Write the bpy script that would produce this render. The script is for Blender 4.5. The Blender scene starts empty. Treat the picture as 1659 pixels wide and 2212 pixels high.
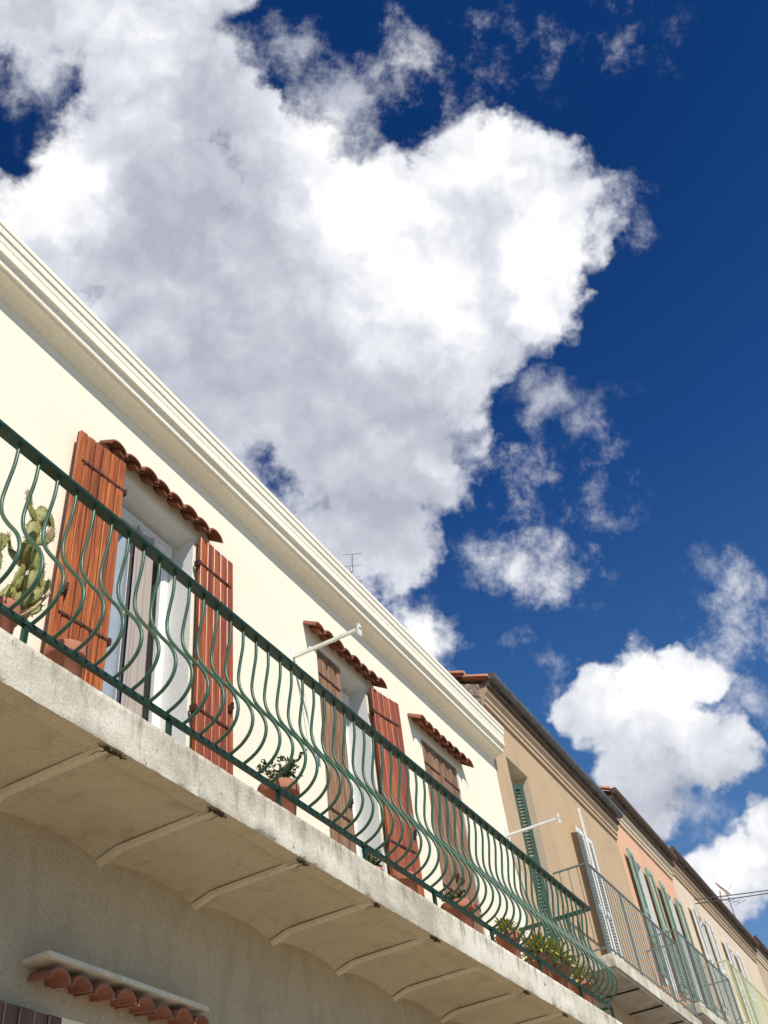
import bpy, math, random
from mathutils import Vector, Matrix
random.seed(7)
H = 1.6
scene = bpy.context.scene
COL = scene.collection

# ------------------------------------------------------------------ mesh builder
class MB:
    def __init__(s): s.v=[]; s.f=[]; s.m=[]; s.sm=[]
    def add(s, vs, fs, mi=0, sm=False):
        o=len(s.v); s.v += [tuple(p) for p in vs]
        for f in fs:
            s.f.append(tuple(i+o for i in f)); s.m.append(mi); s.sm.append(sm)
    def box(s,x0,x1,y0,y1,z0,z1,mi=0,M=None):
        vs=[Vector(p) for p in ((x0,y0,z0),(x1,y0,z0),(x1,y1,z0),(x0,y1,z0),(x0,y0,z1),(x1,y0,z1),(x1,y1,z1),(x0,y1,z1))]
        if M is not None: vs=[M@p for p in vs]
        s.add(vs,[(0,3,2,1),(4,5,6,7),(0,1,5,4),(1,2,6,5),(2,3,7,6),(3,0,4,7)],mi)
    def quad(s,a,b,c,d,mi=0): s.add([a,b,c,d],[(0,1,2,3)],mi)
    def extr(s,prof,y0,y1,mi=0,mis=None):
        n=len(prof); vs=[(-d,y0,z) for d,z in prof]+[(-d,y1,z) for d,z in prof]
        for i in range(n):
            j=(i+1)%n
            s.add([vs[i],vs[j],vs[n+j],vs[n+i]],[(0,1,2,3)],mis[i] if mis else mi)
        s.add(vs[:n],[tuple(range(n))[::-1]],mi); s.add(vs[n:],[tuple(range(n))],mi)
    def tube(s,pts,r,n=6,mi=0,sm=True,taper=None):
        pts=[Vector(p) for p in pts]; vs=[]; ref=Vector((0,1,0))
        for i,p in enumerate(pts):
            t=(pts[min(i+1,len(pts)-1)]-pts[max(i-1,0)]).normalized()
            rr=ref if abs(t.dot(ref))<.9 else Vector((0,0,1))
            a=t.cross(rr).normalized(); b=t.cross(a).normalized()
            ri=r if taper is None else r+(taper-r)*i/(len(pts)-1)
            for k in range(n):
                w=2*math.pi*(k+.5)/n; vs.append(p+a*math.cos(w)*ri+b*math.sin(w)*ri)
        fs=[]
        for i in range(len(pts)-1):
            for k in range(n):
                k2=(k+1)%n; fs.append((i*n+k,i*n+k2,(i+1)*n+k2,(i+1)*n+k))
        s.add(vs,fs,mi,sm)
        e=(len(pts)-1)*n
        s.add(vs[:n],[tuple(range(n))[::-1]],mi); s.add(vs[e:],[tuple(range(n))],mi)
    def lathe(s,c,prof,n=28,mi=0,sm=True):
        vs=[];fs=[]
        for r,z in prof:
            for k in range(n):
                w=2*math.pi*k/n; vs.append((c[0]+r*math.cos(w),c[1]+r*math.sin(w),c[2]+z))
        for i in range(len(prof)-1):
            for k in range(n):
                k2=(k+1)%n; fs.append((i*n+k,i*n+k2,(i+1)*n+k2,(i+1)*n+k))
        s.add(vs,fs,mi,sm)
    def ell(s,c,rx,ry,rz,M=None,mi=0,n=12,m=8,jit=0):
        vs=[];fs=[]
        for i in range(m+1):
            th=math.pi*i/m
            for k in range(n):
                w=2*math.pi*k/n; j=1+random.uniform(-jit,jit)
                p=Vector((rx*math.sin(th)*math.cos(w)*j,ry*math.sin(th)*math.sin(w)*j,rz*math.cos(th)))
                if M is not None: p=M@p
                vs.append(Vector(c)+p)
        for i in range(m):
            for k in range(n):
                k2=(k+1)%n; fs.append((i*n+k,(i+1)*n+k,(i+1)*n+k2,i*n+k2))
        s.add(vs,fs,mi,True)
    def build(s,name,mats,parent=None,root=None,**props):
        o=Vector(root.location) if root else Vector((0,0,0))
        me=bpy.data.meshes.new(name)
        me.from_pydata([(x-o.x,y-o.y,z+H-o.z) for x,y,z in s.v],[],s.f)
        if not isinstance(mats,(list,tuple)): mats=[mats]
        for m in mats: me.materials.append(m)
        me.polygons.foreach_set('material_index',s.m)
        me.polygons.foreach_set('use_smooth',s.sm)
        me.update()
        ob=bpy.data.objects.new(name,me); COL.objects.link(ob)
        if parent: ob.parent=parent
        for k,v in props.items(): ob[k]=v
        return ob

def empty(name,loc,label,category,group=None):
    e=bpy.data.objects.new(name,None); e.location=(loc[0],loc[1],loc[2]+H); e.empty_display_size=.2
    COL.objects.link(e); e["label"]=label; e["category"]=category
    if group: e["group"]=group
    return e

def smooth_path(P,sub=4):
    P=[Vector(p) for p in P]; out=[]
    for i in range(len(P)-1):
        p0=P[max(i-1,0)];p1=P[i];p2=P[i+1];p3=P[min(i+2,len(P)-1)]
        for k in range(sub):
            t=k/sub
            out.append(.5*((2*p1)+(p2-p0)*t+(2*p0-5*p1+4*p2-p3)*t*t+(3*p1-p0-3*p2+p3)*t**3))
    out.append(P[-1]); return out

# ------------------------------------------------------------------ materials
def newmat(name):
    m=bpy.data.materials.new(name); m.use_nodes=True
    nt=m.node_tree; return m,nt,nt.nodes['Principled BSDF']
def N(nt,t,**k):
    n=nt.nodes.new(t)
    for a,b in k.items(): setattr(n,a,b)
    return n
def noise(nt,vec,scale,detail=6,rough=.6,dist=0,dim='3D'):
    n=N(nt,'ShaderNodeTexNoise',noise_dimensions=dim); n.inputs['Scale'].default_value=scale
    n.inputs['Detail'].default_value=detail; n.inputs['Roughness'].default_value=rough
    n.inputs['Distortion'].default_value=dist
    nt.links.new(vec,n.inputs['Vector']); return n
def mapping(nt,sc=(1,1,1),rot=(0,0,0)):
    tc=N(nt,'ShaderNodeTexCoord'); mp=N(nt,'ShaderNodeMapping')
    mp.inputs['Scale'].default_value=sc; mp.inputs['Rotation'].default_value=rot
    nt.links.new(tc.outputs['Object'],mp.inputs['Vector']); return mp.outputs['Vector']
def ramp(nt,fac,stops):
    r=N(nt,'ShaderNodeValToRGB'); e=r.color_ramp.elements
    while len(e)<len(stops): e.new(.5)
    for i,(p,c) in enumerate(stops):
        e[i].position=p; e[i].color=(c[0],c[1],c[2],1)
    nt.links.new(fac,r.inputs['Fac']); return r.outputs['Color']
def mix(nt,fac,a,b,blend='MIX'):
    m=N(nt,'ShaderNodeMix',data_type='RGBA',blend_type=blend)
    for s,v in ((0,fac),(6,a),(7,b)):
        if hasattr(v,'is_linked'): nt.links.new(v,m.inputs[s])
        elif isinstance(v,(int,float)): m.inputs[s].default_value=v
        else: m.inputs[s].default_value=(v[0],v[1],v[2],1)
    return m.outputs[2]
def bump(nt,b,h,strength,dist):
    bp=N(nt,'ShaderNodeBump'); bp.inputs['Strength'].default_value=strength; bp.inputs['Distance'].default_value=dist
    nt.links.new(h,bp.inputs['Height']); nt.links.new(bp.outputs['Normal'],b.inputs['Normal'])

def stucco(name,c,dark=.82,rough=.9,grain=90,bs=.5,bd=.006,stain=None,stainpos=(.55,.7),vs=(1,1,1),gr=.22,ss=1.3):
    m,nt,b=newmat(name); v=mapping(nt); vv=mapping(nt,vs)
    n1=noise(nt,vv,.8,5,.65,.4); n2=noise(nt,v,grain,3,.6)
    col=ramp(nt,n1.outputs['Fac'],[(.3,[x*dark for x in c]),(.5,c),(.75,[min(1,x*1.04) for x in c])])
    col=mix(nt,gr,col,ramp(nt,n2.outputs['Fac'],[(.35,(.55,.55,.55)),(.6,(1,1,1))]),'MULTIPLY')
    if stain:
        n3=noise(nt,mapping(nt,(3,3,1.0)),ss,7,.7,.6)
        k=ramp(nt,n3.outputs['Fac'],[(stainpos[0],(0,0,0)),(stainpos[1],(1,1,1))])
        col=mix(nt,k,col,stain)
    nt.links.new(col,b.inputs['Base Color']); b.inputs['Roughness'].default_value=rough
    bump(nt,b,n2.outputs['Fac'],bs,bd); return m

def concrete_edge(name):
    m,nt,b=newmat(name); v=mapping(nt)
    n1=noise(nt,mapping(nt,(1,.8,1.0)),2.2,8,.66,.3)
    col=ramp(nt,n1.outputs['Fac'],[(.30,(.44,.38,.28)),(.42,(.62,.55,.42)),(.52,(.76,.69,.55)),(.7,(.84,.78,.65))])
    n2=noise(nt,mapping(nt,(9,9,1.6)),1.6,8,.75,.1)
    sx=N(nt,'ShaderNodeSeparateXYZ'); nt.links.new(v,sx.inputs[0])
    g=N(nt,'ShaderNodeMapRange'); nt.links.new(sx.outputs['Z'],g.inputs[0]); g.inputs[1].default_value=3.80; g.inputs[2].default_value=4.04
    g.inputs[3].default_value=-.05; g.inputs[4].default_value=.10
    ad=N(nt,'ShaderNodeMath',operation='ADD'); nt.links.new(g.outputs[0],ad.inputs[0]); nt.links.new(n2.outputs['Fac'],ad.inputs[1])
    k=ramp(nt,ad.outputs[0],[(.55,(0,0,0)),(.73,(.85,.85,.85))])
    col=mix(nt,k,col,(.25,.205,.135))
    n5=noise(nt,mapping(nt,(1,.55,1)),1.9,5,.6,.2)
    k5=ramp(nt,n5.outputs['Fac'],[(.50,(0,0,0)),(.64,(.6,.6,.6))]); col=mix(nt,k5,col,(.36,.31,.22))
    n4=noise(nt,v,11,7,.8,.3); k4=ramp(nt,n4.outputs['Fac'],[(.62,(0,0,0)),(.66,(1,1,1))])
    col=mix(nt,k4,col,(.15,.115,.08))
    n3=noise(nt,v,60,6,.8); k3=ramp(nt,n3.outputs['Fac'],[(.3,(.45,.43,.40)),(.52,(1,1,1))])
    col=mix(nt,.6,col,k3,'MULTIPLY')
    nt.links.new(col,b.inputs['Base Color']); b.inputs['Roughness'].default_value=.93
    bump(nt,b,n3.outputs['Fac'],.9,.008); return m

def wood(name,c1,c2,c3,rough=.45,grain=1.0,coat=0):
    m,nt,b=newmat(name)
    n1=noise(nt,mapping(nt,(28*grain,28*grain,1.3)),1.6,6,.65,.8); n0=noise(nt,mapping(nt,(7,9,.7)),1.0,3,.5)
    col=ramp(nt,n1.outputs['Fac'],[(.3,c1),(.5,c2),(.68,c3)])
    col=mix(nt,.75,col,ramp(nt,n0.outputs['Fac'],[(.35,(.55,.5,.45)),(.62,(1.1,1.1,1.1))]),'MULTIPLY')
    nt.links.new(col,b.inputs['Base Color']); b.inputs['Roughness'].default_value=rough
    b.inputs['Coat Weight'].default_value=coat; b.inputs['Coat Roughness'].default_value=.2
    bump(nt,b,n1.outputs['Fac'],.35,.003); return m

def paint(name,c,var=.75,rough=.45,scale=14,metal=0,spec=.5,rust=None,rp=.6):
    m,nt,b=newmat(name); v=mapping(nt); n1=noise(nt,v,scale,5,.65)
    col=ramp(nt,n1.outputs['Fac'],[(.35,[x*var for x in c]),(.6,c)])
    if rust:
        n2=noise(nt,v,scale*1.7,6,.75); k=ramp(nt,n2.outputs['Fac'],[(rp,(0,0,0)),(rp+.08,(1,1,1))])
        col=mix(nt,k,col,rust)
    nt.links.new(col,b.inputs['Base Color']); b.inputs['Roughness'].default_value=rough
    b.inputs['Metallic'].default_value=metal
    bump(nt,b,n1.outputs['Fac'],.2,.002); return m

CREAM=(.90,.81,.62)
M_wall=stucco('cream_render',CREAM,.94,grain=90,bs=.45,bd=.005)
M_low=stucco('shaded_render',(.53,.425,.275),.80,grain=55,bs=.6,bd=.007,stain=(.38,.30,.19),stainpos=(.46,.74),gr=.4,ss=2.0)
M_white=stucco('white_render',(.84,.82,.76),.93,grain=60,bs=.3,bd=.003)
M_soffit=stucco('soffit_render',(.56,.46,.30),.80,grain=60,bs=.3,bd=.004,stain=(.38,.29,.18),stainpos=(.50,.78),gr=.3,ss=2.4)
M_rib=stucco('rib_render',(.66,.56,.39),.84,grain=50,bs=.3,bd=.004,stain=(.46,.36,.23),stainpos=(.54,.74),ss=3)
M_ledge=stucco('ledge_render',(.70,.62,.47),.85,grain=50,bs=.3,bd=.004,stain=(.45,.38,.27),stainpos=(.5,.7))
M_corn=stucco('cornice_plaster',(.90,.83,.67),.93,grain=40,bs=.15,bd=.002,stain=(.70,.63,.50),stainpos=(.64,.88))
M_edge=concrete_edge('stained_concrete')
M_tan=stucco('tan_render',(.52,.365,.215),.85,grain=40,stain=(.42,.29,.17),stainpos=(.55,.75))
M_pink=stucco('salmon_render',(.73,.42,.26),.88,grain=40)
M_cream2=stucco('pale_render',(.70,.56,.40),.88,grain=40)
M_tan2=stucco('ochre_render',(.52,.38,.24),.85,grain=40,stain=(.34,.25,.17),stainpos=(.55,.75))
M_stone=stucco('rough_stone',(.40,.33,.25),.5,grain=14,bs=1,bd=.05,stain=(.15,.12,.09),stainpos=(.5,.6))
M_varn=wood('varnished_wood',(.17,.038,.006),(.40,.105,.016),(.62,.21,.045),.30,1,.35)
M_red=wood('red_varnished_wood',(.18,.036,.008),(.36,.086,.016),(.50,.145,.03),.36,1,.25)
M_weath=wood('weathered_wood',(.10,.05,.025),(.25,.13,.065),(.42,.26,.15),.75,1.2)
M_gap=wood('shadowed_wood',(.02,.007,.003),(.04,.012,.005),(.06,.02,.008),.7)
M_darkw=wood('dark_brown_wood',(.014,.006,.002),(.028,.011,.004),(.045,.018,.007),.5)
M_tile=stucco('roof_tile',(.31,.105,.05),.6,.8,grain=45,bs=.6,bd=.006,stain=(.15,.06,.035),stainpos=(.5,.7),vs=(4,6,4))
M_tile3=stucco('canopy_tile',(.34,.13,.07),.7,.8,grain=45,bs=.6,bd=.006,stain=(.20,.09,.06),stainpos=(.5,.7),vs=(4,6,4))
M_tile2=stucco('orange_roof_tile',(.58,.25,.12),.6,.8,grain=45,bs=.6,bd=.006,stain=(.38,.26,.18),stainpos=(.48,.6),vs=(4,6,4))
M_pot=stucco('terracotta',(.42,.15,.08),.75,.75,grain=30,bs=.2,bd=.003,stain=(.45,.30,.22),stainpos=(.6,.75),vs=(5,5,5))
M_soil=stucco('soil',(.06,.04,.025),.5)
M_green=paint('dark_green_paint',(.012,.048,.028),.7,.4,25)
M_green_lit=paint('lit_green_bar_paint',(.036,.105,.058),.7,.42,25,rust=(.05,.06,.04))  # railing green lightened in the colour for bars that catch more light
M_iron=paint('brown_iron',(.085,.030,.014),.6,.55,30)
M_cable=paint('black_rubber',(.02,.02,.02),.6,.5,30)
M_ironbr=paint('grey_green_iron',(.19,.23,.21),.7,.5,30)
M_pgreen=paint('pale_green_paint',(.58,.64,.33),.85,.5,20)
M_wpaint=paint('white_paint',(.80,.79,.73),.9,.45,15,rust=(.5,.40,.30))
M_shgreen=paint('sage_green_paint',(.30,.42,.31),.85,.5,9)
M_shdgreen=paint('dark_green_shutter_paint',(.02,.07,.04),.8,.5,9)
M_zinc=paint('zinc',(.16,.16,.15),.6,.5,8,metal=.3)
M_brown=paint('brown_eave',(.12,.075,.05),.6,.7,6)
M_rust=paint('spalled_rust',(.07,.035,.018),.3,.95,40)
M_alu=paint('aluminium',(.35,.36,.38),.8,.4,20,metal=.8)
M_curt=paint('blue_grey_curtain',(.30,.34,.38),.9,.8,5)
M_curt2=paint('pale_curtain',(.40,.33,.28),.9,.8,5)
M_dark=paint('dark_interior',(.03,.028,.027),.8,.9,3)
M_leaf=paint('leaf_green',(.09,.16,.035),.45,.5,30)
M_leafy=paint('leaf_yellow',(.58,.50,.10),.7,.5,30)
M_cact=paint('cactus_green',(.27,.28,.06),.5,.6,26,rust=(.34,.22,.09),rp=.53)
M_cactp=paint('cactus_pink',(.46,.32,.16),.7,.6,22)
M_stem=paint('stem_brown',(.12,.08,.04),.7,.7,22)
M_pave=stucco('pavement_stone',(.46,.41,.33),.85,grain=20)
M_road=stucco('road_asphalt',(.19,.18,.165),.8,grain=60)
M_gnd=stucco('ground_earth',(.28,.25,.20),.8,grain=3)
M_soffdark=stucco('grey_soffit',(.36,.33,.28),.7,grain=20,stain=(.18,.16,.14),stainpos=(.5,.7))
def glassmat():
    m,nt,b=newmat('window_glass')
    out=nt.nodes['Material Output']; tr=N(nt,'ShaderNodeBsdfTransparent'); gl=N(nt,'ShaderNodeBsdfGlossy')
    tr.inputs['Color'].default_value=(.8,.84,.85,1); gl.inputs['Roughness'].default_value=.03
    fr=N(nt,'ShaderNodeFresnel'); fr.inputs['IOR'].default_value=1.6; mx=N(nt,'ShaderNodeMixShader')
    nt.links.new(fr.outputs[0],mx.inputs[0]); nt.links.new(tr.outputs[0],mx.inputs[1]); nt.links.new(gl.outputs[0],mx.inputs[2])
    nt.links.new(mx.outputs[0],out.inputs['Surface']); return m
M_glass=glassmat()

# ------------------------------------------------------------------ building parts
def wall_front(mb,d,y0,y1,z0,z1,holes,mi=0,rev=1):
    ys=sorted({y0,y1,*[h[0] for h in holes],*[h[1] for h in holes]})
    zs=sorted({z0,z1,*[h[2] for h in holes],*[h[3] for h in holes]})
    for a,b in zip(ys,ys[1:]):
        for c,e in zip(zs,zs[1:]):
            cy,cz=(a+b)/2,(c+e)/2
            if any(h[0]<cy<h[1] and h[2]<cz<h[3] for h in holes): continue
            mb.quad((-d,a,c),(-d,b,c),(-d,b,e),(-d,a,e),mi)
    for h in holes:
        a,b,c,e=h[:4]; q=h[4]
        mb.quad((-d,a,c),(-d-q,a,c),(-d-q,a,e),(-d,a,e),rev)
        mb.quad((-d,b,c),(-d,b,e),(-d-q,b,e),(-d-q,b,c),rev)
        mb.quad((-d,a,e),(-d-q,a,e),(-d-q,b,e),(-d,b,e),rev)
        mb.quad((-d,a,c),(-d,b,c),(-d-q,b,c),(-d-q,a,c),rev)

def door_unit(root,d,y0,y1,z0,z1,blind=False,frame=None,name='door',mats=None,front=False):
    """frame, panes and curtains set at the back of a reveal, d = plane of the frame front"""
    fr=frame or M_white; w=.05; mb=MB(); x0=-d-.05; x1=-d
    mb.box(x0,x1,y0+.002,y0+w,z0,z1); mb.box(x0,x1,y1-w,y1-.002,z0,z1)
    mb.box(x0,x1,y0+w,y1-w,z1-w,z1-.002)
    ym=(y0+y1)/2
    mb.box(x0-.005,x1+.01,ym-.022,ym+.022,z0,z1-w)
    if blind:
        mb.box(x0,x1+.06,y0+w,y1-w,z1-.14,z1-w-.002)
        for k in range(4): mb.box(x1+.061,x1+.066,y0+w+.02,y1-w-.02,z1-.13+k*.02,z1-.118+k*.02)
    for a,b in ((y0+w,ym-.022),(ym+.022,y1-w)):
        mb.box(x0+.01,x1-.005,a,b,z0+.0,z0+.35)
        mb.box(x0+.01,x1-.004,a,a+.025,z0+.35,z1-w); mb.box(x0+.01,x1-.004,b-.025,b,z0+.35,z1-w)
    part=mb.build(name,[fr],root,root)
    g=MB()
    g.quad((x0+.02,y0+w,z0+.35),(x0+.02,y1-w,z0+.35),(x0+.02,y1-w,z1-w),(x0+.02,y0+w,z1-w))
    g.build('glass',[M_glass],part,root)
    ny=60
    for mi,(fa,fb) in enumerate(((0.14,.47),(.46,.68)) if front else ((0.0,.47),(.50,1.0))):
        c=MB()
        ya=y0+(y1-y0)*fa; yb=y0+(y1-y0)*fb; xc=x1+.045+.035*mi if front else x0-.05; zt=z1-.145 if front else z1
        am=.012 if front else .022
        P=[(xc+am*math.sin(i*(.30-.18*mi)+mi)+.006*math.sin(i*.37),ya+(yb-ya)*i/ny) for i in range(ny+1)]
        for (xa,a),(xb,b) in zip(P,P[1:]):
            c.add([(xa,a,z0+.01),(xb,b,z0+.01),(xb,b,zt),(xa,a,zt)],[(0,1,2,3)],0,True)
        c.build('curtain_or_dark_sheet',[(mats or (M_curt,M_curt2))[mi]],part,root)
    return part

def frame_mat(hx,hy,ux,uy):
    u=Vector((ux,uy,0)).normalized(); n=Vector((u.y,-u.x,0))
    if n.x<0: n=-n
    M=Matrix(((u.x,n.x,0,hx),(u.y,n.y,0,hy),(0,0,1,0),(0,0,0,1)))
    return M
def shutter(root,hx,hy,ux,uy,w,z0,z1,mat,style='plank',planks=5,straps=(4.55,3.36,2.72),label=None):
    M=frame_mat(hx,hy,ux,uy); mb=MB(); t=.03
    if style=='plank':
        pw=w/planks
        mb.box(.004,w-.004,0,.010,z0+.004,z1-.004,1,M)
        for i in range(planks):
            a=i*pw; b=a+pw-.006
            e=.005
            vs=[(a,.0,0),(a,t-e,0),(a+e,t,0),(b-e,t,0),(b,t-e,0),(b,.0,0)]
            jj=random.uniform(-.002,.002)
            lo=[M@Vector((x,y+jj,z0+random.uniform(0,.002))) for x,y,_ in vs]; hi=[M@Vector((x,y+jj,z1+jj)) for x,y,_ in vs]
            n=6; fs=[(k,(k+1)%n,n+(k+1)%n,n+k) for k in range(n)]+[tuple(range(n)),tuple(range(n,2*n))]
            mb.add(lo+hi,fs,0)
    else:
        s=.05
        mb.box(0,s,0,t,z0,z1,0,M); mb.box(w-s,w,0,t,z0,z1,0,M)
        zz=[z0,(z0+z1)/2-.03,z1-.07]
        for q in zz: mb.box(s,w-s,.001,t-.001,q,q+.07,0,M)
        z=z0+.09
        while z<z1-.09:
            if not (zz[1]-.02<z<zz[1]+.08):
                vs=[M@Vector(p) for p in ((s,.026,z),(w-s,.026,z),(w-s,.004,z+.035),(s,.004,z+.035))]
                vs2=[p+Vector((0,0,.008)) for p in vs]
                mb.add(vs+vs2,[(0,1,2,3),(4,5,6,7),(0,1,5,4),(2,3,7,6)],0)
            z+=.042
    ob=mb.build('shutter',[mat,M_gap],root,root)
    if label: ob['label']=label
    if style=='plank':
        for z in straps:
            if z0<z<z1:
                h=MB()
                h.box(-.02,w*.84,t+.002,t+.006,z-.009,z+.009,0,M)
                h.box(w*.84,w*.90,t+.002,t+.006,z-.006,z+.006,0,M)
                h.box(-.024,-.003,-.010,t+.006,z-.022,z+.022,0,M)
                for q in (.1,.45,.75): h.box(w*q,w*q+.010,t+.006,t+.010,z-.005,z+.005,0,M)
                h.build('hinge',[M_iron],ob,root)
        zl=z0+1.05; h=MB()
        h.box(w*.82,w*.92,t+.002,t+.014,zl-.025,zl+.025,0,M); h.box(w*.85,w*.88,t+.014,t+.035,zl-.012,zl+.04,0,M)
        h.build('latch',[M_iron],ob,root)
    return ob

def tile_row(mb,d_back,d_front,y0,y1,zback,zfront,n,mi=0,pan=True,taper=(.46,.56),sq=.85):
    pw=(y1-y0)/n
    for i in range(n):
        yc=y0+pw*(i+.5)+random.uniform(-.004,.004); r0=pw*taper[0]; r1=pw*taper[1]; t=.013; K=10
        jz=random.uniform(-.006,.006); jx=random.uniform(-.010,.010)
        def ring(d,z,r):
            out=[]
            for rr in (r,r-t):
                out.append([(-d,yc-rr*math.cos(math.pi*k/K),z+rr*sq*math.sin(math.pi*k/K)+jz) for k in range(K+1)])
            return out
        o0,i0=ring(d_back,zback,r0); o1,i1=ring(d_front+jx,zfront,r1)
        for k in range(K):
            mb.add([o0[k],o0[k+1],o1[k+1],o1[k]],[(0,1,2,3)],mi,True)
            mb.add([i0[k],i1[k],i1[k+1],i0[k+1]],[(0,1,2,3)],mi,True)
            mb.add([o1[k],o1[k+1],i1[k+1],i1[k]],[(0,1,2,3)],mi)
        for k in (0,K): mb.add([o0[k],o1[k],i1[k],i0[k]],[(0,1,2,3)],mi)
        if pan and i<n-1:
            yp=yc+pw/2; r=pw*.30
            A=[(-d_back,yp-r*math.cos(math.pi*k/6),zback+.03-r*.6*math.sin(math.pi*k/6)) for k in range(7)]
            B=[(-d_front-.03,yp-r*math.cos(math.pi*k/6),zfront+.03-r*.6*math.sin(math.pi*k/6)) for k in range(7)]
            for k in range(6):
                mb.add([A[k],A[k+1],B[k+1],B[k]],[(0,1,2,3)],mi,True)
                a=[(x,y,z+.012) for x,y,z in (A[k],A[k+1],B[k+1],B[k])]
                mb.add(a,[(0,1,2,3)],mi,True)
                mb.add([B[k],B[k+1],a[2],a[3]],[(0,1,2,3)],mi)

def roof_mesh(root,y0,y1,d0,z0,depth,slope,mat,vr=.055):
    mb=MB(); n=int((y1-y0)/.035); rows=6; P=[]
    for r in range(rows+1):
        d=d0+depth*r/rows; z=z0+slope*(d-d0)
        P.append([(-d,y0+(y1-y0)*k/n,z+.028*abs(math.sin(math.pi*k*(y1-y0)/n/.19))) for k in range(n+1)])
    vs=[p for row in P for p in row]; fs=[]
    for r in range(rows):
        for k in range(n): a=r*(n+1)+k; fs.append((a,a+1,a+n+2,a+n+1))
    mb.add(vs,fs,0,True)
    mb.add([(-d0,y0+.03,z0-.03),(-d0,y1-.03,z0-.03),(-d0-depth,y1-.03,z0-.03+slope*depth),(-d0-depth,y0+.03,z0-.03+slope*depth)],[(0,1,2,3)],1)
    for yy in (y0,y1):
        m=int(depth/.30)
        for i in range(m):
            jz=random.uniform(-.02,.03); jy=random.uniform(-.03,.03)
            a=d0+.30*i+random.uniform(-.02,.02); b=a+.36; j2=random.uniform(-.015,.02)
            pa=[(-a,yy+jy-vr*math.cos(math.pi*k/6),z0+jz+slope*(a-d0)+vr*math.sin(math.pi*k/6)+.01) for k in range(7)]
            pb=[(-b,yy+jy+j2-vr*.8*math.cos(math.pi*k/6),z0+jz+j2+slope*(b-d0)+vr*.8*math.sin(math.pi*k/6)+.01) for k in range(7)]
            for k in range(6): mb.add([pa[k],pa[k+1],pb[k+1],pb[k]],[(0,1,2,3)],0,True)
            mb.add(pa,[tuple(range(7))],0)
    return mb.build('roof',[mat,M_stone],root,root)

def body(mb,d,y0,y1,z1,slope,mi=0,depth=8.0,z0=-1.6):
    zb=z1+slope*depth
    for yy in (y0,y1):
        mb.add([(-d,yy,z0),(-d-depth,yy,z0),(-d-depth,yy,zb),(-d,yy,z1)],[(0,1,2,3)],mi)
    mb.add([(-d-depth,y0,z0),(-d-depth,y1,z0),(-d-depth,y1,zb),(-d-depth,y0,zb)],[(0,1,2,3)],mi)

HG="terraced houses along the street"
# ================================================================== HOUSE ONE (cream)
D=3.33
h1=empty('house',(-D,4,-1.6),'cream rendered terraced house with long green balcony railing and wooden shutters','house',HG)
Z0=2.43; ZT=4.80
op=[(3.28,4.13,Z0,ZT,.26),(5.80,6.62,Z0,ZT,.26),(7.70,8.50,Z0,ZT,.26)]
Y1=9.72
mb=MB()
wall_front(mb,D,-3,Y1,2.30,5.50,op,0,1)
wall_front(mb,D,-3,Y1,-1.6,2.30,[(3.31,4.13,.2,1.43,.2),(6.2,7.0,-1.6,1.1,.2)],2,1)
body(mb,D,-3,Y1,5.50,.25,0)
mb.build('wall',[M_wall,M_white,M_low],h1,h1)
# cornice
mb=MB()
prof=[(3.34,5.40),(3.32,5.40),(3.32,5.412),(3.31,5.416),(3.295,5.43),(3.27,5.442),(3.235,5.448),(3.21,5.448),(3.21,5.462),
      (3.19,5.466),(3.185,5.50),(3.175,5.525),(3.155,5.53),(3.155,5.60),(3.34,5.60)]
mb.extr(prof,-3,Y1-.02)
cor=mb.build('cornice',[M_corn],h1,h1)
mb=MB()
prof=[(3.33,5.603),(3.17,5.603),(3.155,5.612),(3.150,5.66),(3.140,5.668),(3.136,5.72),(3.128,5.728),(3.128,5.768),(3.33,5.768)]
mb.extr(prof,-3,Y1-.015)
mb.build('gutter',[M_corn],cor,h1)
roof_mesh(h1,-3,Y1-.12,3.16,5.76,8.0,.25,M_tile2,.03)
# canopies above the openings
for (a,b) in ((3.11,4.32),(5.60,6.80),(7.46,8.67)):
    mb=MB(); tile_row(mb,3.345,3.20,a,b,4.93,4.835,8)
    mb.build('tiled_canopy',[M_tile],h1,h1)
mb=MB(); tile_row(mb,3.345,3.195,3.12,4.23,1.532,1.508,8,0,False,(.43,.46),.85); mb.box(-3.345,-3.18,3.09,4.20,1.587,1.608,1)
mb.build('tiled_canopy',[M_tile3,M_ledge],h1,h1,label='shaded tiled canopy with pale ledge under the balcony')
# doors behind reveals
door_unit(h1,D+.21,3.28,4.13,Z0,ZT,True,front=True)
door_unit(h1,D+.21,5.80,6.62,Z0,ZT,True,front=True)
door_unit(h1,D+.21,7.70,8.50,Z0,ZT)
door_unit(h1,D+.15,3.31,4.13,.2,1.43,name='window')
# shutters (open and closed)
shutter(h1,-3.262,3.29,-.07,-1,.405,2.46,ZT,M_varn,planks=6,label='varnished orange brown plank shutter folded open')
shutter(h1,-3.30,4.15,.02,1,.385,2.46,ZT,M_red)
shutter(h1,-3.37,5.81,0,1,.40,2.46,ZT-.01,M_weath,label='weathered brown plank shutter closed over the opening')
shutter(h1,-3.30,6.64,.13,1,.42,2.46,ZT,M_red,label='reddish plank shutter standing slightly ajar')
shutter(h1,-3.37,7.71,0,1,.388,2.46,ZT-.01,M_weath)
shutter(h1,-3.37,8.49,0,-1,.388,2.46,ZT-.01,M_weath)
shutter(h1,-3.30,3.30,0,-1,.41,.2,1.40,M_darkw,straps=(1.25,.5),label='dark brown plank shutter below the balcony')
shutter(h1,-3.30,4.15,0,1,.41,.2,1.40,M_darkw,straps=(1.25,.5))
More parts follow.
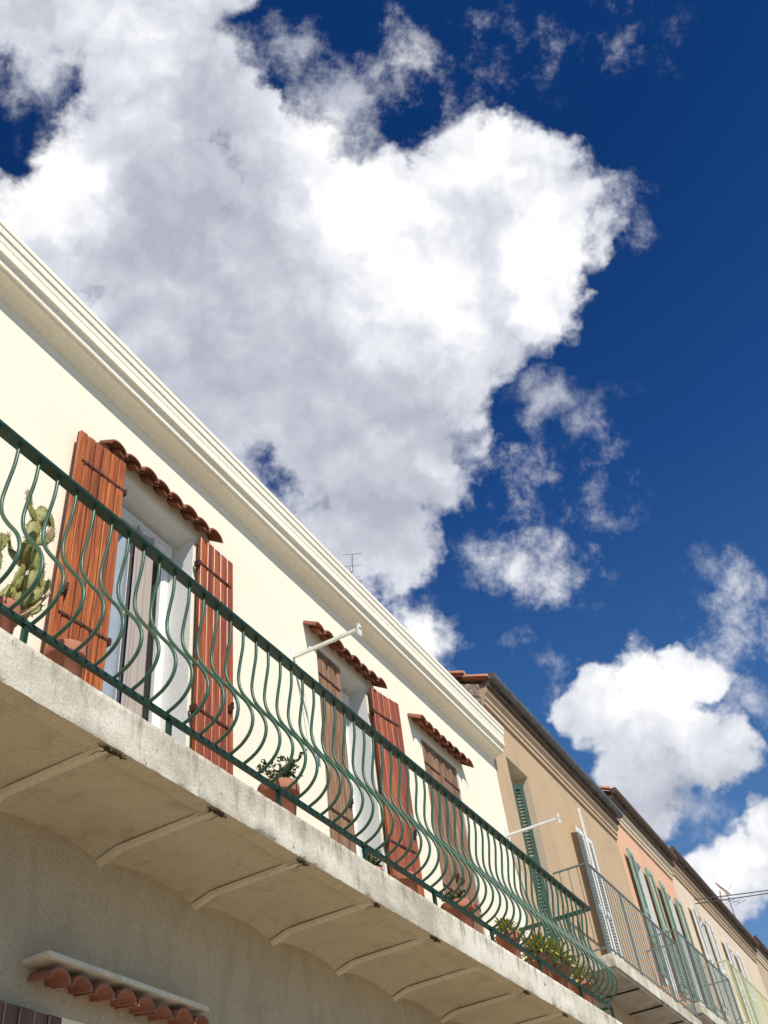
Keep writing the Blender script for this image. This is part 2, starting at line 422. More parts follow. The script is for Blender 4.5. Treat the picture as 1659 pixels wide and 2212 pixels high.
# clothes line brackets
for yy in (5.40,9.60):
    mb=MB()
    mb.box(-3.33,-3.315,yy-.03,yy+.03,4.38,4.54)
    mb.box(-3.315,-2.70,yy-.012,yy+.012,4.447,4.471)
    mb.box(-2.715,-2.70,yy-.022,yy+.022,4.395,4.50)
    mb.tube([(-3.3,yy+.02,4.40),(-3.28,yy+.10,4.1),(-3.29,yy+.16,3.75)],.005,6)
    mb.build('clothes_line_bracket',[M_wpaint],h1,h1)
# antenna
mb=MB()
mb.tube([(-3.7,7.35,5.9),(-3.7,7.35,6.92)],.009,6)
mb.tube([(-3.54,7.09,6.85),(-3.84,7.60,6.85)],.0045,6)
for k in range(4):
    t=k/3; cx=-3.54-.30*t; cy=7.09+.51*t; l=.12-.012*k
    mb.tube([(cx-l*.8,cy-l*.45,6.85),(cx+l*.8,cy+l*.45,6.85)],.0032,5)
mb.build('antenna',[M_alu],h1,h1)

# ---- balcony
DS=2.60; YE=9.62
mb=MB()
n=420; rows=[(2.205,0),(2.225,.004),(2.30,.0),(2.40,.0),(2.425,.002),(2.43,-.004)]
Pr=[]
chip=[0.0]*(n+1); chipt=[0.0]*(n+1)
for arr,cnt in ((chip,34),(chipt,26)):
    for _ in range(cnt):
        c0=random.randint(0,n); wd=random.randint(1,4); dp=random.uniform(.004,.016)
        for k in range(max(0,c0-wd),min(n,c0+wd)+1): arr[k]=max(arr[k],dp*random.uniform(.5,1))
for ri,(z,o) in enumerate(rows):
    row=[]
    for k in range(n+1):
        cx=chip[k] if ri==0 else (chipt[k] if ri==5 else 0)
        zz=z+random.uniform(-.002,.002)+(chip[k]*.9 if ri==0 else 0)-(chipt[k]*.9 if ri==5 else 0)
        row.append([-DS+o-cx+random.uniform(-.0015,.0015),-1+(YE+1)*k/n,zz])
    Pr.append(row)
vs=[p for r in Pr for p in r]; fs=[]
for r in range(len(rows)-1):
    for k in range(n): a=r*(n+1)+k; fs.append((a,a+1,a+n+2,a+n+1))
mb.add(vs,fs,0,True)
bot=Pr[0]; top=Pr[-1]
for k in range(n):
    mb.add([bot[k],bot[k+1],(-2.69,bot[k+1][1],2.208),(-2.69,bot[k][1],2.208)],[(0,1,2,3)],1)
    mb.add([top[k],top[k+1],(-3.33,top[k+1][1],2.43),(-3.33,top[k][1],2.43)],[(0,1,2,3)],0)
mb.add([(-DS,YE,2.205),(-3.33,YE,2.205),(-3.33,YE,2.43),(-DS,YE,2.43)],[(0,1,2,3)],0)
mb.add([(-DS,-1,2.205),(-3.33,-1,2.205),(-3.33,-1,2.43),(-DS,-1,2.43)],[(0,1,2,3)],0)
ribs=[2.74+.758*k for k in range(-5,10)]; ribs=[y for y in ribs if -1<y<YE]
bays=[-1]+ribs+[YE]
for a,b in zip(bays,bays[1:]):
    NX,NY=12,14; vs=[];fs=[]
    for i in range(NX+1):
        s=i/NX; x=-2.69-(3.33-2.69)*s
        for j in range(NY+1):
            t=j/NY; y=a+(b-a)*t
            e=(1-abs(2*t-1)**4); f=1-(1-min(1,s/.12))**2
            g=max(0,(s-.70)/.30)**2
            vs.append((x,y,2.210+.024*e*f-g*.046*(1.0-.60*math.sin(math.pi*t))))
    for i in range(NX):
        for j in range(NY): q=i*(NY+1)+j; fs.append((q,q+1,q+NY+2,q+NY+1))
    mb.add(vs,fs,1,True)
for y in ribs:
    P1=[(y-.032,2.212),(y-.018,2.1975),(y+.018,2.1975),(y+.032,2.212)]
    A=[(-2.625,p[0],p[1]) for p in P1]; B=[(-3.20,p[0],p[1]-.006) for p in P1]; C=[(-3.335,p[0],p[1]-.045) for p in P1]
    mb.add(A+B+C,[(0,1,5,4),(1,2,6,5),(2,3,7,6),(0,3,2,1),(4,5,9,8),(5,6,10,9),(6,7,11,10)],3)
for y,sc_ in ((2.76,1.1),(3.50,1.0),(4.26,.8),(5.05,.5),(5.80,1.0),(7.30,.8),(8.1,.8)):
    M_=14; U_=[];D_=[]
    for k in range(M_+1):
        t=k/M_; yy=y+(t-.5)*.17*sc_; xx=-2.620+random.uniform(-.007,.007); hw=.016*math.sin(math.pi*t)*random.uniform(.3,1.5)
        U_.append((xx-hw,yy,2.1955)); D_.append((xx+hw,yy,2.1955))
    for k in range(M_): mb.add([U_[k],U_[k+1],D_[k+1],D_[k]],[(0,1,2,3)],2)
    for q in (-.3,.25):
        P=[(-2.625-.022*j,y+q*.1*sc_+random.uniform(-.014,.014),2.1945) for j in range(5)]
        for j in range(4):
            w_=.0035*(1-j/5); a=P[j]; b=P[j+1]
            mb.add([(a[0],a[1]-w_,a[2]),(b[0],b[1]-w_,b[2]),(b[0],b[1]+w_,b[2]),(a[0],a[1]+w_,a[2])],[(0,1,2,3)],2)
balc=mb.build('balcony',[M_edge,M_soffit,M_rust,M_rib],h1,h1)
# railing
mb=MB()
pr=[(2.60,3.40),(2.603,3.28),(2.625,3.16),(2.635,3.07),(2.615,2.98),(2.56,2.89),(2.495,2.80),(2.462,2.71),(2.475,2.63),(2.53,2.57),(2.612,2.535)]
pp=smooth_path([(-d,0,z) for d,z in pr],3)
y=-.9; YR=9.44
while y<YR-.02:
    yj=y+random.uniform(-.003,.003)
    mb.tube([(p.x,yj,p.z) for p in pp],.0092,7,1); y+=.1245
x=-2.72
while x>-3.3:
    mb.tube([(x,YR+(p.x+2.60)*1.0,p.z) for p in pp],.0085,6,1); x-=.115
hp=[(2.572,3.398),(2.628,3.398),(2.632,3.404),(2.632,3.420),(2.624,3.428),(2.576,3.428),(2.568,3.420),(2.568,3.404)]
mb.extr(hp,-1,YR+.01,0)
mb.box(-3.33,-2.634,YR-.026,YR+.026,3.400,3.426,0)
mb.box(-2.626,-2.598,-1,YR+.01,2.514,2.536,0)
mb.box(-3.33,-2.627,YR-.014,YR+.014,2.514,2.536,0)
for k in range(12):
    y=.35+k*.92
    if y<YR: mb.box(-2.622,-2.602,y-.012,y+.012,2.42,2.5135,0)
mb.box(-2.62,-2.60,YR-.012,YR+.012,2.42,2.513,0)
mb.build('railing',[M_green,M_green_lit],balc,h1)

# ================================================================== OTHER HOUSES
def cornice2(root,d,y0,y1,z,mat,soff,gut):
    mb=MB()
    pr=[(d+.01,z-.42),(d-.03,z-.42),(d-.03,z-.37),(d-.05,z-.35),(d-.05,z-.30),(d-.09,z-.26),(d-.09,z-.2),(d+.01,z-.2)]
    mb.extr(pr,y0,y1,0)
    mb.extr([(d+.01,z-.198),(d-.13,z-.198),(d-.13,z-.14),(d+.01,z-.12)],y0,y1,1)
    c=mb.build('cornice',[mat,soff],root,root)
    g=MB(); K=8; R=.055; cd=d-.165; P=[(cd+R*math.cos(math.pi*k/K),z-.06-R*math.sin(math.pi*k/K)) for k in range(K+1)]
    P+= [(cd-R,z-.03),(cd+R,z-.03)]
    g.extr(P,y0,y1,0); g.build('gutter',[gut],c,root)
def street_balcony(root,d,df,y0,y1,zs,zr,barm,side=True,sp=.11,thick=.13):
    mb=MB(); mb.box(-d,-df,y0,y1,zs-thick,zs,0)
    mb.box(-d,-df-.02,y0+.03,y1-.03,zs-thick-.03,zs-thick-.001,1)
    for k in range(1,int((y1-y0)/.9)+1): mb.box(-d,-df-.03,y0+k*.9-.01,y0+k*.9+.01,zs-thick-.045,zs-thick-.031,2)
    b=mb.build('balcony',[M_edge,M_soffdark,M_dark],root,root)
    r=MB(); xf=-df-.03
    r.box(xf-.012,xf+.012,y0+.02,y1-.02,zr-.012,zr+.006,0); r.box(xf-.008,xf+.008,y0+.02,y1-.02,zs+.07,zs+.085,0)
    y=y0+.03
    while y<y1-.02: r.tube([(xf,y,zs+.07),(xf,y,zr-.01)],.0055,5); y+=sp
    for yy in (y0+.03,y1-.03):
        r.box(-d,xf-.013,yy-.01,yy+.01,zr-.012,zr+.005,0); r.box(-d,xf-.009,yy-.008,yy+.008,zs+.07,zs+.085,0)
        x=-d+.08
        while x<xf-.03: r.tube([(x,yy,zs+.085),(x,yy,zr-.012)],.0055,5); x+=sp
        r.box(xf-.013,xf+.013,yy-.013,yy+.013,zs,zr+.01,0)
    y=y0+1.2
    while y<y1-.3: r.box(xf-.010,xf+.010,y-.010,y+.010,zs,zr-.013,0); y+=1.4
    r.build('railing',[barm],b,root)

def house(label,y0,y1,ze,wallm,holes,slope=.4,gl=None,dep=.2,revm=None):
    h=empty('house',(-D,(y0+y1)/2,-1.6),label,'house',HG)
    mb=MB(); wall_front(mb,D,y0,y1,-1.6,ze-.13,[(a,b,c,e,dep) for a,b,c,e in holes],0,1)
    body(mb,D,y0,y1,ze-.13,slope,2)
    mb.build('wall',[wallm,revm or M_white,M_stone],h,h)
    roof_mesh(h,y0,y1,D-.14,ze-.10+.02,8.0,slope,M_tile2)
    for a,b,c,e in holes: door_unit(h,D+dep-.06,a,b,c,e,name='window',mats=gl)
    return h
# house two, tan
h2=house('tan rendered terraced house with white louvred shutters and iron balcony',Y1+.003,14.70,6.60,M_tan,
         [(10.18,10.86,3.55,5.68),(12.50,13.2,3.47,5.66),(11.0,12.0,-1.6,1.0)],.42,(M_dark,M_dark),.26,M_cream2)  # near-black sheets behind these panes paint in the shade of the interior
cornice2(h2,D,Y1+.01,14.69,6.60,M_tan2,M_brown,M_zinc)
street_balcony(h2,D,2.87,10.95,14.6,3.45,4.48,M_ironbr)
shutter(h2,-3.25,12.52,.28,-1,.45,3.5,5.66,M_wpaint,'louvre',label='white louvred shutter standing open')
shutter(h2,-3.36,12.51,0,1,.34,3.5,5.65,M_wpaint,'louvre'); shutter(h2,-3.36,13.19,0,-1,.34,3.5,5.65,M_wpaint,'louvre')
shutter(h2,-3.50,10.62,1,.45,.15,3.6,5.52,M_shdgreen,'louvre',label='dark green louvred shutter folded inside the opening')
# house three, salmon
YB=18.2
h3=house('salmon rendered terraced house with sage green louvred shutters',14.703,YB,7.05,M_pink,
         [(15.25,15.90,4.2,6.15),(16.95,17.60,4.2,6.15),(16,17,-1.6,1.0)],.42)
cornice2(h3,D,14.71,YB-.01,7.05,M_cream2,M_brown,M_brown)
street_balcony(h3,D,2.87,14.85,18.0,3.75,4.75,M_ironbr)
for a,b in ((15.25,15.90),(16.95,17.60)):
    shutter(h3,-3.29,a-.01,.05,-1,.32,4.22,6.12,M_shgreen,'louvre'); shutter(h3,-3.29,b+.01,.03,1,.32,4.22,6.12,M_shgreen,'louvre')
# house four, pale
h4=house('pale rendered terraced house with white shutters',YB+.003,25.2,7.25,M_cream2,
         [(19.2,19.9,4.5,6.4),(21.6,22.3,4.5,6.4)],.42)
cornice2(h4,D,YB+.01,25.19,7.25,M_tan2,M_brown,M_brown)
street_balcony(h4,D,2.82,18.15,25.0,4.05,5.10,M_pgreen,sp=.17)
for a,b in ((19.2,19.9),(21.6,22.3)):
    shutter(h4,-3.29,a-.01,.04,-1,.36,4.52,6.4,M_wpaint,'louvre'); shutter(h4,-3.29,b+.01,.04,1,.36,4.52,6.4,M_wpaint,'louvre')
mb=MB()
mb.tube([(-3.4,25.0,7.3),(-3.4,25.0,8.55)],.014,6); mb.tube([(-3.55,24.7,8.25),(-3.2,25.3,8.25)],.007,5)
for k in range(5):
    t=k/4; cx=-3.55+.35*t; cy=24.7+.6*t; mb.tube([(cx-.16,cy+.07,8.25),(cx+.16,cy-.07,8.25)],.005,5)
mb.build('antenna',[M_alu],h4,h4)
mb=MB()  # satellite dish on a short arm
dm=Matrix.Rotation(math.radians(55),3,'Y')
mb.ell((-3.12,22.6,7.75),.20,.20,.035,dm,0,18,6); mb.tube([(-3.3,22.6,7.25),(-3.2,22.6,7.72)],.014,6); mb.tube([(-3.12,22.6,7.62),(-2.90,22.6,7.78)],.008,5)
mb.build('satellite_dish',[M_wpaint],h4,h4)
h5=house('ochre rendered terraced house at the end of the row',25.203,33.0,7.45,M_tan2,
         [(26.3,27.1,4.7,6.5),(29.3,30.1,4.7,6.5)],.42)
cornice2(h5,D,25.21,32.9,7.45,M_cream2,M_brown,M_brown)
street_balcony(h5,D,2.87,25.4,32.8,4.3,5.3,M_ironbr)
for a,b in ((26.3,27.1),(29.3,30.1)):
    shutter(h5,-3.28,a-.01,.1,-1,.42,4.72,6.5,M_wpaint,'louvre'); shutter(h5,-3.28,b+.01,.1,1,.42,4.72,6.5,M_wpaint,'louvre')

# ================================================================== POTS AND PLANTS
PG="potted plants on the balcony"
def pot(mb,c,r,h):
    mb.lathe(c,[(0.001,0),(r*.68,0),(r*.72,.01),(r*.93,h*.80),(r*1.06,h*.81),(r*1.08,h*.84),(r*1.08,h*.97),(r*1.04,h),(r*.95,h),(r*.90,h*.88)],30,0)
    mb.lathe(c,[(r*.92,h*.90),(r*.5,h*.92),(.001,h*.92)],20,1)
def potted(c,r,h,label,kind,big=1.0):
    root=empty('potted_plant',c,label,'potted plant',PG)
    mb=MB(); pot(mb,c,r,h); mb.build('pot',[M_pot,M_soil],root,root)
    if kind is None: return root
    mb=MB(); top=Vector((c[0],c[1],c[2]+h*.92))
    if kind=='cactus':
        def pad(base,dirv,L,W,mi=0):
            W*=.92
            dv=Vector(dirv).normalized(); c0=Vector(base)+dv*L*.46
            side=dv.cross(Vector((1,random.uniform(-.9,.9),.1))).normalized(); nn=dv.cross(side).normalized()
            M=Matrix((side,nn,dv)).transposed()
            mb.ell(c0,W,W*.32,L*.55,M,mi,14,9,.12)
            for _ in range(26):
                a=random.uniform(0,6.28); th=random.uniform(-1.2,1.2); q=Vector((W*math.cos(a)*math.cos(th),W*.36*math.sin(a)*math.cos(th),L*.53*math.sin(th)))
                p=c0+M@q; dq=(M@Vector((math.cos(a),math.sin(a)*.6,math.sin(th)))).normalized()
                sd=dq.cross(dv).normalized()*.0022
                mb.add([p-sd,p+sd,p+dq*.018],[(0,1,2)],1)
            return Vector(base)+dv*L*.9
        b=top.copy(); tips=[]
        for k,(dx,dy,L,W) in enumerate(((.05,.25,.19,.040),(-.02,.32,.17,.042),(.08,-.10,.17,.043),(.0,.16,.16,.040),(.0,.22,.13,.034))):
            b=pad(b,(dx,dy,1),L,W); tips.append(b.copy())
        for i,(dx,dy,L,W) in enumerate(((.3,1.0,.13,.034),(-.2,-1.0,.12,.032),(.2,1.0,.12,.034),(.1,-.9,.10,.030),(.5,.5,.11,.030),(.5,-.4,.11,.030),(.1,1.1,.12,.032),(-.3,.8,.11,.03))):
            q=pad(tips[i%4],(dx,dy,.7),L,W); q=pad(q,(dx*.5,dy*.2,1),L*.8,W*.85,1 if i==2 else 0)
            if i%2==0: pad(q,(dx*.2,-dy*.4,1),L*.7,W*.7)
        for oy,seq in ((-.05,((.1,-.4,.15,.034),(.1,-.1,.15,.036),(0,.2,.12,.032))),(.05,((.1,.9,.13,.03),(.1,.3,.13,.032),(0,.6,.12,.03))),
                       (-.02,((.3,-.9,.14,.032),(.1,-.2,.14,.032),(.2,-.6,.12,.03))),(.03,((.5,.3,.15,.034),(.2,.1,.14,.034),(.1,-.3,.13,.032))),
                       (.04,((.2,.6,.14,.032),(.1,.5,.14,.034),(.0,-.2,.13,.032))),(-.04,((.2,-.7,.13,.03),(.2,-.5,.13,.032),(.1,.2,.14,.034))),
                       (.06,((.3,1.2,.10,.032),(.1,.6,.10,.03))),(-.06,((.3,-1.2,.10,.032),(.1,-.6,.10,.03)))):
            b=top+Vector((.02,oy,0))
            for dx,dy,L,W in seq: b=pad(b,(dx,dy,1),L,W)
        # small succulent leaves filling the pot
        for k in range(60):
            a=random.uniform(0,6.28); rr=random.uniform(0,.085); p=top+Vector((rr*math.cos(a),rr*math.sin(a),0))
            dv=Vector((math.cos(a)*.7,math.sin(a)*.7,random.uniform(.3,1))).normalized(); sd=dv.cross(Vector((0,0,1))).normalized()*.008; s_=random.uniform(.04,.09)
            mb.add([p,p+dv*s_*.5+sd,p+dv*s_,p+dv*s_*.5-sd],[(0,1,2,3)],0 if random.random()<.7 else 1)
        mb.tube([top+Vector((.03,.07,0)),top+Vector((.05,.15,.10)),top+Vector((.06,.21,.22))],.012,7,1,taper=.007)
        mb.build('cactus',[M_cact,M_cactp],root,root)
    elif kind=='agave':
        nb=int(52*big)
        for k in range(nb):
            a=2.4*k; f=k/nb; Ln=(.12+.10*(1-f)+random.uniform(-.02,.03))*big; rise=.45+1.5*f
            dv=Vector((math.cos(a),math.sin(a),0)); sd=Vector((-math.sin(a),math.cos(a),0)); S=7; rowsL=[]
            for i in range(S+1):
                t=i/S; p=top+dv*(Ln*t*(1-.35*f))+Vector((0,0,Ln*(rise*t-(.45+.5*(1-f))*t*t)*.9+.01))
                wv=.019*big*(math.sin(math.pi*min(1,t*.75+.25))**.7 if t<1 else 0)*(1-t*.1)+.0006
                if i==S: wv=.0015
                up=Vector((0,0,.25*wv))
                rowsL.append([p-sd*wv+up,p-sd*wv*.35,p+sd*wv*.35,p+sd*wv+up])
            for i in range(S):
                for j,mi in ((0,0),(1,2),(2,0)):
                    mb.add([rowsL[i][j],rowsL[i][j+1],rowsL[i+1][j+1],rowsL[i+1][j]],[(0,1,2,3)],mi,True)
        mb.build('foliage',[M_leafy,M_stem,M_leaf],root,root)
    else:
        mats={'green':(M_leaf,M_stem),'yellow':(M_leafy,M_stem),'mixed':(M_leafy,M_stem)}[kind]
        nb=int(20*big)
        for k in range(nb):
            a=random.uniform(0,6.28); sp=random.uniform(.3,1.0)*r*1.5*big; hh=random.uniform(.08,.24)*big
            P=[top,top+Vector((sp*.4*math.cos(a),sp*.4*math.sin(a),hh*.6)),top+Vector((sp*math.cos(a),sp*math.sin(a),hh))]
            mb.tube(P,.004,4,1,taper=.002)
            for _ in range(20):
                t=random.uniform(.25,1.05); p=P[1].lerp(P[2],max(0,(t-.5)*2)) if t>.5 else P[0].lerp(P[1],t*2)
                dv=Vector((random.uniform(-1,1),random.uniform(-1,1),random.uniform(-.3,1))).normalized()
                s=random.uniform(.02,.042); sd=dv.cross(Vector((random.random(),random.random(),random.random()))).normalized()*s*.3
                mi=0 if kind!='mixed' or random.random()<.7 else 2
                mid=p+dv*s*.5-Vector((0,0,s*.12))
                mb.add([p,mid+sd,p+dv*s,mid-sd],[(0,1,2,3)],mi)
        mb.build('foliage',[mats[0],mats[1],M_leaf],root,root)
    return root
zf=Z0+.001
potted((-2.86,2.24,zf),.085,.33,'tall prickly pear cactus in terracotta pot behind railing','cactus')
potted((-2.84,2.64,zf),.09,.32,'empty terracotta pot behind the green railing',None)
potted((-2.85,4.40,zf),.115,.34,'terracotta pot with small bushy green plant','green',1.0)
potted((-2.88,5.55,zf),.06,.22,'small terracotta pot with low green plant','green',.7)
potted((-2.85,5.93,zf),.095,.28,'terracotta pot with sparse soil on balcony',None)
potted((-2.85,6.80,zf),.12,.34,'wide terracotta pot with a few dry leaves','green',.6)
potted((-2.80,7.62,zf),.09,.32,'terracotta pot with yellow striped agave','agave',.9)
potted((-2.80,8.30,zf),.09,.32,'terracotta pot with large yellow green striped agave','agave',1.2)
potted((-2.80,8.72,zf),.10,.34,'terracotta pot with dense arching striped agave','agave',1.3)
potted((-2.76,9.18,zf),.09,.30,'terracotta pot with agave near the railing corner','agave',.9)

# ================================================================== STREET
def sheet(name,x0,x1,y0,y1,z,mat):
    mb=MB(); mb.quad((x0,y0,z),(x1,y0,z),(x1,y1,z),(x0,y1,z)); return mb.build(name,[mat],kind='structure')
sheet('ground',-400,400,-400,400,-1.62,M_gnd)
mb=MB(); mb.box(-3.33,.8,-60,60,-1.70,-1.60); mb.build('pavement',[M_pave],kind='structure')
mb=MB(); mb.box(.8,.95,-60,60,-1.70,-1.595); mb.build('kerb',[M_edge],kind='structure')
sheet('road',.95,7,-60,60,-1.616,M_road)
up=empty('utility_pole',(7.3,27.0,-1.6),'tall grey wooden utility pole beside the street','utility pole')
mb=MB(); mb.tube([(7.3,27,-1.6),(7.3,27,9.0)],.13,12,0,True,.09); mb.box(6.7,7.9,26.95,27.05,8.3,8.42)
mb.build('pole_shaft',[M_weath],up,up)
mb=MB()
for k in range(2):
    a=Vector((-3.3,19.6+.06*k,6.60+.10*k)); b=Vector((7.2,27.0,8.3+.05*k)); P=[]
    for i in range(25):
        t=i/24; p=a.lerp(b,t); p.z-=(.25+.05*k)*4*t*(1-t); P.append(p)
    mb.tube(P,.010,5)
cb=mb.build('overhead_cable',[M_cable]); cb['label']='thin black overhead cables strung from house across street'; cb['category']='cable'

# ================================================================== SKY
L=Vector((1,-.5,1.2)).normalized()
W=bpy.data.worlds.new('World'); scene.world=W; W.use_nodes=True; nt=W.node_tree
try:
    W.cycles.sampling_method='MANUAL'; W.cycles.sample_map_resolution=256
except Exception: pass
for n in list(nt.nodes): nt.nodes.remove(n)
lk=nt.links.new
out=N(nt,'ShaderNodeOutputWorld'); bg=N(nt,'ShaderNodeBackground'); lk(bg.outputs[0],out.inputs[0])
STR=.1; bg.inputs['Strength'].default_value=STR
sky=N(nt,'ShaderNodeTexSky',sky_type='NISHITA'); sky.sun_disc=False
sky.sun_elevation=math.asin(L.z); sky.sun_rotation=math.atan2(L.x,L.y)
sky.altitude=200; sky.air_density=1.0; sky.dust_density=.4; sky.ozone_density=2.5
tc=N(nt,'ShaderNodeTexCoord')
def math_(op,a,b=None,c=None,clamp=False):
    n=N(nt,'ShaderNodeMath',operation=op); n.use_clamp=clamp
    for i,v in enumerate((a,b,c)):
        if v is None: continue
        if hasattr(v,'is_linked'): lk(v,n.inputs[i])
        else: n.inputs[i].default_value=v
    return n.outputs[0]
def dot(v):
    n=N(nt,'ShaderNodeVectorMath',operation='DOT_PRODUCT'); lk(tc.outputs['Generated'],n.inputs[0]); n.inputs[1].default_value=v
    return n.outputs['Value']
tint=ramp(nt,dot((0,0,1)),[(.0,(.70,.92,1.1)),(.30,(.74,1.0,1.2)),(.50,(.37,.75,1.12)),(.68,(.15,.48,.94)),(.86,(.06,.28,.64))])
skyc=mix(nt,1.0,sky.outputs[0],tint,'MULTIPLY')
# chart of the cloud bank: tangent plane touching the sky at azimuth -24 deg, elevation 43 deg
CA=(.8662,.488,-.108); CB=(.4056,-.560,.7225); CC=(-.2921,.6695,.683)
w=math_('MAXIMUM',dot(CC),.12)
cmb=N(nt,'ShaderNodeCombineXYZ'); lk(math_('DIVIDE',dot(CA),w),cmb.inputs[0]); lk(math_('DIVIDE',dot(CB),w),cmb.inputs[1])
P=cmb.outputs[0]
def vadd(a,v):
    n=N(nt,'ShaderNodeVectorMath',operation='ADD'); lk(a,n.inputs[0])
    if hasattr(v,'is_linked'): lk(v,n.inputs[1])
    else: n.inputs[1].default_value=v
    return n.outputs[0]
wn=noise(nt,P,8,5,.62,0,'2D')
def warp(a):
    sc=N(nt,'ShaderNodeVectorMath',operation='MULTIPLY_ADD'); lk(wn.outputs['Color'],sc.inputs[0]); sc.inputs[1].default_value=(a,a,0); sc.inputs[2].default_value=(-a/2,-a/2,0)
    return vadd(P,sc.outputs[0])
PW=warp(.09)
U=1/2085.
def field(vec,blobs,k=.12):
    acc=None
    for b in blobs:
        x,y,r=b[:3]; wt=b[3] if len(b)>3 else 1.0
        n=N(nt,'ShaderNodeVectorMath',operation='DISTANCE'); lk(vec,n.inputs[0]); n.inputs[1].default_value=((x-830)*U,(1106-y)*U,0)
        v=math_('MULTIPLY_ADD',n.outputs['Value'],-wt/(r*U),wt)
        acc=v if acc is None else math_('SMOOTH_MAX',acc,v,k)
    return acc
blobs=[(300,-20,250),(380,190,260),(290,430,300),(430,620,330),(640,560,320),(820,500,250),(850,390,120),(1000,390,190),(1100,400,190),(1040,545,150),(1150,500,180),(1130,630,160),
 (540,270,110),(940,720,240),(760,880,310),(520,860,310),(860,1000,180),(800,1150,170),(130,500,200),(60,10,140,.7),(1290,500,60,.5),
 (910,1350,90,.4),(1250,1510,100),(1370,1560,170),(1500,1450,85),(1530,1640,130),(1380,1690,140),(1570,1900,140),(1670,1830,120)]
F=field(PW,blobs,.08)
n1=noise(nt,P,9,12,.62,0,'2D')
vn=N(nt,'ShaderNodeTexVoronoi',feature='SMOOTH_F1',voronoi_dimensions='2D'); vn.inputs['Scale'].default_value=16; vn.inputs['Detail'].default_value=2.2
vn.inputs['Roughness'].default_value=.6; vn.inputs['Smoothness'].default_value=.4; lk(PW,vn.inputs['Vector']); v1=vn.outputs['Distance']
n2=noise(nt,vadd(P,(.006,.020,0)),9,6,.60,0,'2D')
Fc=math_('MINIMUM',math_('MULTIPLY',F,3.0),2.6)
dens=math_('ADD',Fc,math_('MULTIPLY_ADD',n1.outputs['Fac'],2.5,-1.25)); dens=math_('ADD',dens,math_('MULTIPLY_ADD',v1,-.70,.32))
mr=N(nt,'ShaderNodeMapRange',interpolation_type='SMOOTHSTEP'); lk(dens,mr.inputs[0]); mr.inputs[1].default_value=-.20; mr.inputs[2].default_value=.74
mask=mr.outputs[0]
# soft openings in the bank
nw=noise(nt,P,12,12,.68,0,'2D')
hf=field(PW,[(45,250,150,1.1),(575,1020,85,1.0)],.05)
hs=math_('ADD',hf,math_('MULTIPLY_ADD',nw.outputs['Fac'],-2.6,1.22))
mh=N(nt,'ShaderNodeMapRange',interpolation_type='SMOOTHSTEP'); lk(hs,mh.inputs[0]); mh.inputs[1].default_value=0.0; mh.inputs[2].default_value=.85; mh.inputs[3].default_value=1.0; mh.inputs[4].default_value=.03
rg=N(nt,'ShaderNodeMapRange'); lk(hf,rg.inputs[0]); rg.inputs[1].default_value=-.5; rg.inputs[2].default_value=.1
keep=math_('SUBTRACT',1.0,math_('MULTIPLY',math_('SUBTRACT',1.0,mh.outputs[0]),rg.outputs[0]))
mask=math_('MULTIPLY',mask,keep)
# thin broken veil
wisps=field(PW,[(850,130,130),(730,220,120,.85),(1090,90,150,.8),(1330,60,150,.55),(950,240,90,.75),(60,130,150,.8),(1170,860,75,.7),(1300,985,110,.75),(1270,1150,120,.8),
  (1120,1020,100,.95),(1150,1210,160,.9),(1090,1370,110,.85),(950,1370,110,.95),
  (1620,1290,170,1.0),(1640,1520,120,.75),(1340,440,90,.75),(1450,1830,130,.6),(600,80,110,.75),(1150,1480,90,.7)],.08)
nw2=noise(nt,PW,7,4,.5,0,'2D')
wd=math_('ADD',math_('MULTIPLY',wisps,1.25),math_('MULTIPLY_ADD',nw.outputs['Fac'],4.4,-2.86)); wd=math_('ADD',wd,math_('MULTIPLY_ADD',nw2.outputs['Fac'],2.2,-1.1))
mw=N(nt,'ShaderNodeMapRange',interpolation_type='SMOOTHSTEP'); lk(wd,mw.inputs[0]); mw.inputs[1].default_value=-.50; mw.inputs[2].default_value=1.40; mw.inputs[4].default_value=.85
reg=N(nt,'ShaderNodeMapRange'); lk(wisps,reg.inputs[0]); reg.inputs[1].default_value=-.25; reg.inputs[2].default_value=.25
wm=math_('MULTIPLY',mw.outputs[0],reg.outputs[0])
inv=math_('MULTIPLY',math_('SUBTRACT',1.0,mask),math_('SUBTRACT',1.0,wm)); mask=math_('SUBTRACT',1.0,inv)
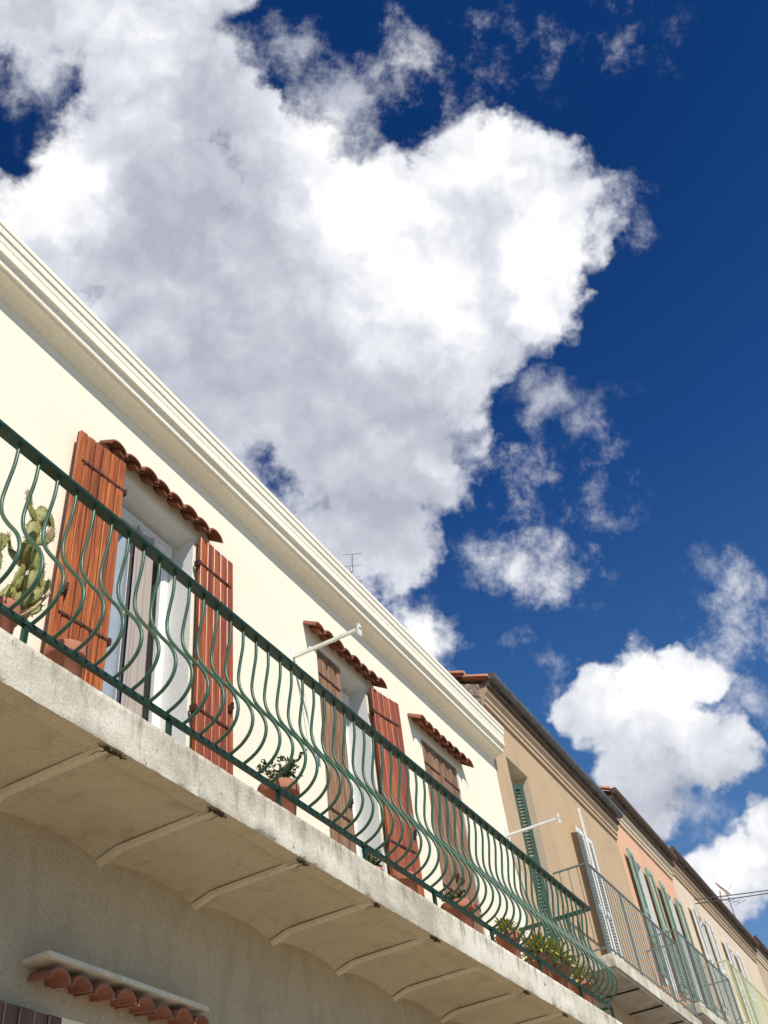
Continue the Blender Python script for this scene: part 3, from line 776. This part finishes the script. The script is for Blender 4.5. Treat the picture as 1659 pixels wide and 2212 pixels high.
# shading
relief2=math_('SUBTRACT',n1.outputs['Fac'],n2.outputs['Fac'])
bright=field(PW,[(830,440,260),(1040,320,200),(930,640,200),(120,400,160),(1170,520,180),(330,60,130,.4),(1440,1510,220),(1150,1200,200),(1570,1880,150),(1120,1010,130),(940,1370,130),(1640,1300,150),(900,170,170,.6),(1150,680,110,.7)],.25)
dark=field(PW,[(370,480,260),(480,770,320),(850,910,220),(830,420,50,.4),(790,1080,200),(1420,1710,100,.7),(460,230,170,.7),(690,900,240),(1000,500,90,.3),(1080,700,110,.4)],.3)
br=math_('MAXIMUM',bright,-.05); dk=math_('MAXIMUM',dark,0.)
s=math_('MULTIPLY_ADD',br,.70,.68); s=math_('SUBTRACT',s,math_('MULTIPLY',dk,.50))
s=math_('ADD',s,math_('MULTIPLY_ADD',v1,-.32,.13)); s=math_('ADD',s,math_('MULTIPLY',relief2,.95))
s=math_('ADD',s,math_('MULTIPLY_ADD',noise(nt,PW,4.5,3,.5,0,'2D').outputs['Fac'],.6,-.30),clamp=True)
cc=ramp(nt,s,[(0,(.46,.48,.56)),(.35,(.59,.62,.70)),(.65,(.78,.80,.87)),(.88,(.98,.985,1.0)),(1,(1.06,1.06,1.06))])
cc=mix(nt,1.0,cc,(1/STR,1/STR,1/STR),'MULTIPLY')
fin=mix(nt,mask,skyc,cc)
lk(fin,bg.inputs['Color'])

sun=bpy.data.lights.new('sun','SUN'); sun.energy=5.0; sun.angle=math.radians(.53); sun.color=(1,.96,.89)
so=bpy.data.objects.new('sun',sun); COL.objects.link(so); so.rotation_euler=L.to_track_quat('Z','Y').to_euler(); so.location=(20,-10,24)

# ================================================================== CAMERA
cam=bpy.data.cameras.new('camera'); co=bpy.data.objects.new('camera',cam); COL.objects.link(co)
X=Vector(CA).normalized(); Zc=-Vector(CC).normalized(); Yc=Zc.cross(X).normalized(); X=Yc.cross(Zc)
co.matrix_world=Matrix(((X.x,Yc.x,Zc.x,0),(X.y,Yc.y,Zc.y,0),(X.z,Yc.z,Zc.z,H),(0,0,0,1)))
cam.sensor_fit='VERTICAL'; cam.sensor_height=24; cam.lens=24*2085/2212; cam.clip_end=2000; cam.clip_start=.05
scene.camera=co
scene.view_settings.view_transform='Standard'; scene.view_settings.look='None'; scene.view_settings.exposure=0
